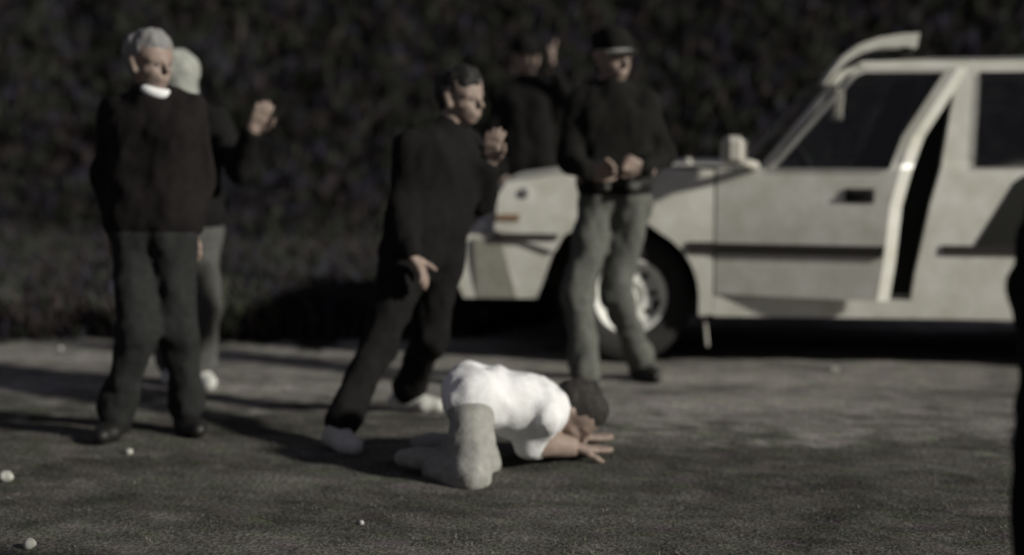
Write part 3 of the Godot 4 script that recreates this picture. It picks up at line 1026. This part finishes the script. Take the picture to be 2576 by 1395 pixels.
func scatter(called: String, label: String, category: String, m: Mesh, count: int, pick: Callable, colour: Callable) -> void:
	var mm := MultiMesh.new()
	mm.transform_format = MultiMesh.TRANSFORM_3D
	mm.use_colors = true
	mm.mesh = m
	var xf := []
	var cs := []
	var tries := 0
	while xf.size() < count and tries < count * 6:
		tries += 1
		var p = pick.call()
		if p == null: continue
		var s := rng.randf_range(0.6, 1.35)
		xf.append(Transform3D(Basis(Vector3.UP, rng.randf() * TAU) * Basis.from_scale(Vector3(s, s * rng.randf_range(0.7, 1.3), s)), p))
		cs.append(colour.call(p))
	mm.instance_count = xf.size()
	for i in xf.size():
		mm.set_instance_transform(i, xf[i])
		mm.set_instance_color(i, cs[i])
	var o := MultiMeshInstance3D.new()
	o.name = called
	o.multimesh = mm
	var gmat := mat(Color.WHITE, 0.95)
	gmat.vertex_color_use_as_albedo = true
	gmat.metallic_specular = 0.15
	gmat.backlight_enabled = true
	gmat.backlight = Color(0.03, 0.03, 0.02)
	o.material_override = gmat
	add_child(o)
	tag(o, label, category, "", "stuff")

func vegetation() -> void:
	scatter("grass", "very short dry grass scattered thinly over the dark earth", "grass", tuft_mesh(7, 0.014, 0.07, 1), 6000,
		func():
			var d := 4.0 + 10.5 * pow(rng.randf(), 1.5)
			var p := Vector3(rng.randf_range(-0.42, 0.42) * (d + 1.5), 0, -d)
			if rng.randf() < lit_band(p.x, p.z) * 0.88: return null
			if gm.get_noise_2d(p.x * 30.0, p.z * 50.0) < rng.randf_range(-0.05, 0.45): return null
			p.y = ground_y(p.x, p.z) - 0.004
			return p,
		func(p):
			var k := rng.randf_range(0.55, 1.35)
			var h := rng.randf()
			var c := Vector3(0.165, 0.155, 0.135) if h < 0.5 else (Vector3(0.12, 0.13, 0.10) if h < 0.8 else Vector3(0.15, 0.135, 0.135))
			return Color(c.x * k, c.y * k, c.z * k))
	scatter("scrub", "dark low scrub covering the bank behind the vehicle", "scrub", tuft_mesh(20, 0.19, 0.30, 2), 42000,
		func():
			var d := 9.0 + 16.0 * pow(rng.randf(), 1.25)
			var p := Vector3(rng.randf_range(-0.48, 0.48) * (d + 2.0), 0, -d)
			if d < scrub_edge(p.x) + rng.randf_range(-0.15, 0.3): return null
			p.y = ground_y(p.x, p.z) - 0.03
			return p,
		func(p):
			var k := rng.randf_range(0.6, 1.5)
			var h := rng.randf()
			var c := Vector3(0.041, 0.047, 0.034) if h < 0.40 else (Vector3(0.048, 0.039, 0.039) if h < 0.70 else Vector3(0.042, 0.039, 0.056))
			return Color(c.x * k, c.y * k, c.z * k))

func stones() -> void:
	# [px, py, size, label]
	var loose := "small pale stone on the dark earth away from anyone's feet"
	var spots := [[192, 842, 0.055, "larger of two pale stones lying side by side on the dirt"], [150, 873, 0.036, "smaller of two pale stones lying side by side on the dirt"], [12, 1200, 0.060, loose], [72, 1372, 0.042, loose],
		[652, 690, 0.060, "pale stone at the foot of the dark scrubby bank"], [905, 1108, 0.030, "pale stone beside the shoe of the man leaning towards the bonnet"], [2098, 930, 0.040, "pale stone on the paler ground beside the vehicle's sill"],
		[322, 1135, 0.035, "pale stone beside the shoe of the grey-haired man"], [910, 1312, 0.022, loose]]
	for s in spots:
		var g := G(s[0], s[1] + 6)
		var r: float = s[2] * 0.5
		var bones := []
		for k in 4:
			var a := Vector3(rng.randf_range(-0.5, 0.5), rng.randf_range(-0.1, 0.3), rng.randf_range(-0.5, 0.5)) * r
			bones.append([a, a + Vector3(rng.randf_range(-0.4, 0.4), 0.1, rng.randf_range(-0.4, 0.4)) * r, r * 0.62, r * 0.5])
		var b := buf()
		blob(b, bones, r * 0.16, 9.0 / r)
		var lo := 1e9
		for q in b.v: lo = minf(lo, q.y)
		var o := put("stone", mesh_of(b), M.stone, self)
		o.position = Vector3(g.x, ground_y(g.x, g.z) - lo - r * 0.25, g.z)
		tag(o, s[3], "stone", "pale stones scattered on the ground")

# ------------------------------------------------------------------ everything
func _ready() -> void:
	rng.seed = 20
	fold.seed = 9
	fold.frequency = 0.09
	fold.fractal_octaves = 3
	# camera
	var cam := Camera3D.new()
	cam.name = "camera"
	cam.position = EYE
	cam.rotation_degrees = Vector3(-PITCH, 0, 0)
	cam.near = 0.05
	cam.far = 600.0
	var lens := CameraAttributesPhysical.new()
	lens.frustum_focal_length = 64.69
	lens.frustum_focus_distance = 4.3
	lens.exposure_aperture = 1.25
	cam.attributes = lens
	cam.fov = 21.018
	add_child(cam)
	cam.make_current()
	# night sky
	var env := Environment.new()
	env.background_mode = Environment.BG_SKY
	var sky := Sky.new()
	var sm := ProceduralSkyMaterial.new()
	sm.sky_top_color = Color(0.30, 0.30, 0.34)
	sm.sky_horizon_color = Color(0.36, 0.35, 0.36)
	sm.ground_bottom_color = Color(0.1, 0.1, 0.1)
	sm.ground_horizon_color = Color(0.2, 0.2, 0.2)
	sm.sun_angle_max = 0.5
	sky.sky_material = sm
	env.sky = sky
	env.background_energy_multiplier = 1.1
	env.tonemap_mode = Environment.TONE_MAPPER_LINEAR
	env.tonemap_exposure = 1.0
	env.ssao_enabled = true
	env.ssil_enabled = true
	env.sdfgi_enabled = true
	var we := WorldEnvironment.new()
	we.name = "environment"
	we.environment = env
	add_child(we)
	# one distant light, high on the right behind the camera
	var sun := DirectionalLight3D.new()
	sun.name = "light"
	sun.light_energy = 1.26
	sun.light_color = Color(1.0, 0.985, 0.94)
	sun.light_angular_distance = 4.0
	sun.shadow_enabled = true
	add_child(sun)
	sun.rotation_degrees = Vector3(-24, 63, 0)

	materials()
	ground()
	vehicle()
	people()
	vegetation()
	stones()

func foot(px: float, py: float) -> Vector3:
	return G(px, py) + Vector3(0, 0.084, 0)

func people() -> void:
	var z := 6.05
	# man in front on the far side of the group, face lit
	person("grey-haired man in dark clothes with his hands in his pockets",
		{"head": P(376, 160, z), "neck": P(384, 238, z), "chest": P(388, 330, z), "pelvis": P(385, 590, z),
		"sh": [P(296, 280, z + 0.05), P(474, 282, z)], "el": [P(262, 440, z + 0.05), P(505, 440, z + 0.1)], "wr": [P(292, 575, z - 0.02), P(482, 575, z + 0.02)], "ha": [P(325, 650, z), P(450, 650, z)],
		"hip": [P(340, 605, z), P(432, 605, z)], "kn": [P(342, 830, z - 0.10), P(448, 830, z)], "an": [foot(290, 1098), foot(470, 1085)]},
		{"face": Vector3(0.75, -0.05, 0.6), "jacket": M.maroon_cloth, "trousers": M.dim_cloth, "shoe": M.leather, "toes": [Vector3(-0.1, 0, 1), Vector3(0.5, 0, 0.9)], "hat": "hair", "hair": M.grey_hair, "collar": true})
	# helmeted man behind him, forearm raised
	z = 7.25
	person("man in a pale hood and grey trousers raising an open hand",
		{"head": P(448, 202, z), "neck": P(452, 272, z), "chest": P(458, 350, z), "pelvis": P(465, 580, z),
		"sh": [P(380, 305, z), P(540, 308, z)], "el": [P(360, 450, z), P(602, 425, z - 0.12)], "wr": [P(390, 540, z - 0.15), P(632, 335, z - 0.25)], "ha": [P(420, 570, z - 0.2), P(672, 252, z - 0.28)],
		"hip": [P(425, 600, z), P(505, 600, z)], "kn": [P(428, 775, z - 0.05), P(512, 775, z - 0.06)], "an": [foot(430, 960), foot(510, 972)]},
		{"face": Vector3(-0.2, -0.05, -1), "jacket": M.dark_cloth, "trousers": M.grey_cloth, "shoe": M.white_shoe, "toes": [Vector3(0.3, 0, 1), Vector3(0.35, 0, 1)], "hat": "hood", "capmat": M.hood,
		"palm": [Vector3(0, 0, 1), Vector3(0.3, 0, 1)], "curl": [0.4, 0.12]})
	# man leaning towards the bonnet, striding
	z = 6.3
	person("man in black clothes and white shoes leaning towards the bonnet",
		{"head": P(1158, 248, z), "neck": P(1128, 322, z), "chest": P(1105, 405, z), "pelvis": P(1062, 640, z),
		"sh": [P(1035, 372, z - 0.10), P(1172, 368, z + 0.14)], "el": [P(1012, 525, z - 0.16), P(1216, 505, z + 0.16)], "wr": [P(1030, 635, z - 0.26), P(1228, 415, z + 0.02)], "ha": [P(1068, 690, z - 0.28), P(1238, 358, z)],
		"hip": [P(1022, 660, z - 0.07), P(1100, 660, z + 0.07)], "kn": [P(950, 868, z - 0.22), P(1082, 845, z + 0.05)], "an": [foot(850, 1128), foot(1024, 1032)]},
		{"face": Vector3(0.75, -0.25, 0.55), "jacket": M.dark_cloth, "trousers": M.dark_cloth, "shoe": M.white_shoe, "toes": [Vector3(0.5, 0, 0.8), Vector3(0.9, 0, 0.35)], "hat": "hair", "bulk": 1.12, "hem": 0.9,
		"palm": [Vector3(1, 0, 0.2), Vector3(-0.3, 0, 1)]})
	# man with his legs apart at the wheel
	z = 7.2
	person("man in a dark jacket and lighter grey-green trousers standing before the front wheel",
		{"head": P(1540, 150, z), "neck": P(1542, 222, z), "chest": P(1542, 300, z), "pelvis": P(1548, 495, z),
		"sh": [P(1458, 262, z), P(1622, 262, z)], "el": [P(1432, 400, z - 0.06), P(1668, 392, z + 0.02)], "wr": [P(1478, 440, z - 0.20), P(1622, 425, z - 0.17)], "ha": [P(1540, 415, z - 0.22), P(1560, 405, z - 0.22)],
		"hip": [P(1500, 520, z), P(1586, 520, z)], "kn": [P(1452, 745, z - 0.12), P(1548, 735, z - 0.02)], "an": [foot(1476, 1000), foot(1614, 952)]},
		{"face": Vector3(0.55, -0.12, 0.8), "jacket": M.olive_cloth, "trousers": M.fatigue, "shoe": M.leather, "toes": [Vector3(0.15, 0, 1), Vector3(0.35, 0, 0.9)], "hat": "cap", "capmat": M.olive_cloth, "brim": M.pale_cloth, "bulk": 0.94,
		"belt": [1.2, 1.9], "pouch": M.grey_cloth, "curl": [0.6, 0.6], "palm": [Vector3(0, 0, -1), Vector3(0, 0, -1)]})
	# man on the far side of the bonnet
	z = 10.0
	person("man in dark clothes beyond the bonnet with a hand raised to his cap",
		{"head": P(1322, 148, z), "neck": P(1324, 200, z), "chest": P(1326, 255, z), "pelvis": P(1330, 440, z),
		"sh": [P(1258, 235, z), P(1392, 235, z)], "el": [P(1240, 345, z), P(1440, 265, z - 0.08)], "wr": [P(1262, 440, z - 0.10), P(1386, 165, z - 0.15)], "ha": [P(1275, 480, z - 0.12), P(1390, 92, z - 0.12)],
		"hip": [P(1298, 455, z), P(1362, 455, z)], "kn": [P(1296, 610, z), P(1366, 610, z)], "an": [foot(1292, 792), foot(1372, 790)]},
		{"face": Vector3(0.2, -0.1, 1), "jacket": M.dark_cloth, "trousers": M.dark_cloth, "shoe": M.leather, "toes": [Vector3(0, 0, 1), Vector3(0.2, 0, 1)], "hat": "cap", "capmat": M.dark_cloth,
		"palm": [Vector3(0, 0, -1), Vector3(-1, 0, 0.2)], "curl": [0.3, 0.15]})
	# the man on the ground
	z = 5.5
	person("man in a white shirt on his hands and knees with bare forearms on the ground",
		{"head": P(1440, 1044, 5.66), "neck": P(1396, 1026, 5.64), "chest": P(1330, 1024, 5.58), "pelvis": P(1186, 996, 5.45),
		"sh": [P(1370, 1040, 5.44), P(1378, 1018, 5.76)], "el": [P(1342, 1112, 5.48), P(1372, 1094, 5.80)], "wr": [P(1436, 1124, 5.58), P(1450, 1098, 5.88)], "ha": [P(1500, 1130, 5.62), P(1500, 1100, 5.92)],
		"hip": [P(1186, 1020, 5.36), P(1190, 1004, 5.55)], "kn": [P(1178, 1194, 5.22), P(1200, 1160, 5.45)], "an": [P(1108, 1182, 5.36), P(1140, 1143, 5.70)]},
		{"face": Vector3(0.6, -0.8, 0.25), "up": Vector3(0.8, 0.6, 0.05).normalized(), "jacket": M.white_cloth, "trousers": M.light_grey, "shoe": M.light_grey, "toes": [Vector3(-0.7, -0.1, -0.3), Vector3(-0.7, -0.1, -0.3)], "footup": Vector3(0.1, -1, 0), "hat": "hair", "hair": M.brown_hair,
		"palm": [Vector3(0, -1, 0), Vector3(0, -1, 0)], "curl": [0.08, 0.08], "bulk": 0.95, "sleeve": 0.10, "arm": 1.5, "folds": 0.020, "hem": 1.0})
	# the bystander close by
	z = 2.85
	person("bystander all in black standing apart from the others with arms at the sides",
		{"head": P(3010, -130, z), "neck": P(2985, 20, z), "chest": P(2945, 180, z), "pelvis": P(2785, 720, z),
		"sh": [P(2770, 150, z), P(3220, 110, z)], "el": [P(2730, 520, z - 0.05), P(3300, 480, z)], "wr": [P(2705, 800, z - 0.22), P(3300, 860, z - 0.1)], "ha": [P(2720, 900, z - 0.27), P(3300, 960, z - 0.12)],
		"hip": [P(2684, 780, z), P(2860, 780, z)], "kn": [P(2646, 1290, z), P(2870, 1300, z)], "an": [foot(2640, 1945), foot(2890, 1940)]},
		{"face": Vector3(-0.5, 0, -0.8), "jacket": M.black_cloth, "trousers": M.black_cloth, "shoe": M.leather, "toes": [Vector3(-0.2, 0, -1), Vector3(0.2, 0, -1)], "hat": "hair"})
	# pale rag at the bystander's thigh
	var top := P(2570, 1045, z + 0.02)
	var b := buf()
	blob(b, [[Vector3.ZERO, Vector3(0.005, -0.05, 0.0), 0.014, 0.024], [Vector3(0.005, -0.05, 0.0), Vector3(0.02, -0.09, 0.004), 0.020, 0.008]], 0.005, 200.0, 0.008, 20.0)
	var rag := put("rag", mesh_of(b), M.pale_cloth, self)
	rag.position = top
	tag(rag, "pale rag hanging at the thigh of the black-clad bystander", "rag")
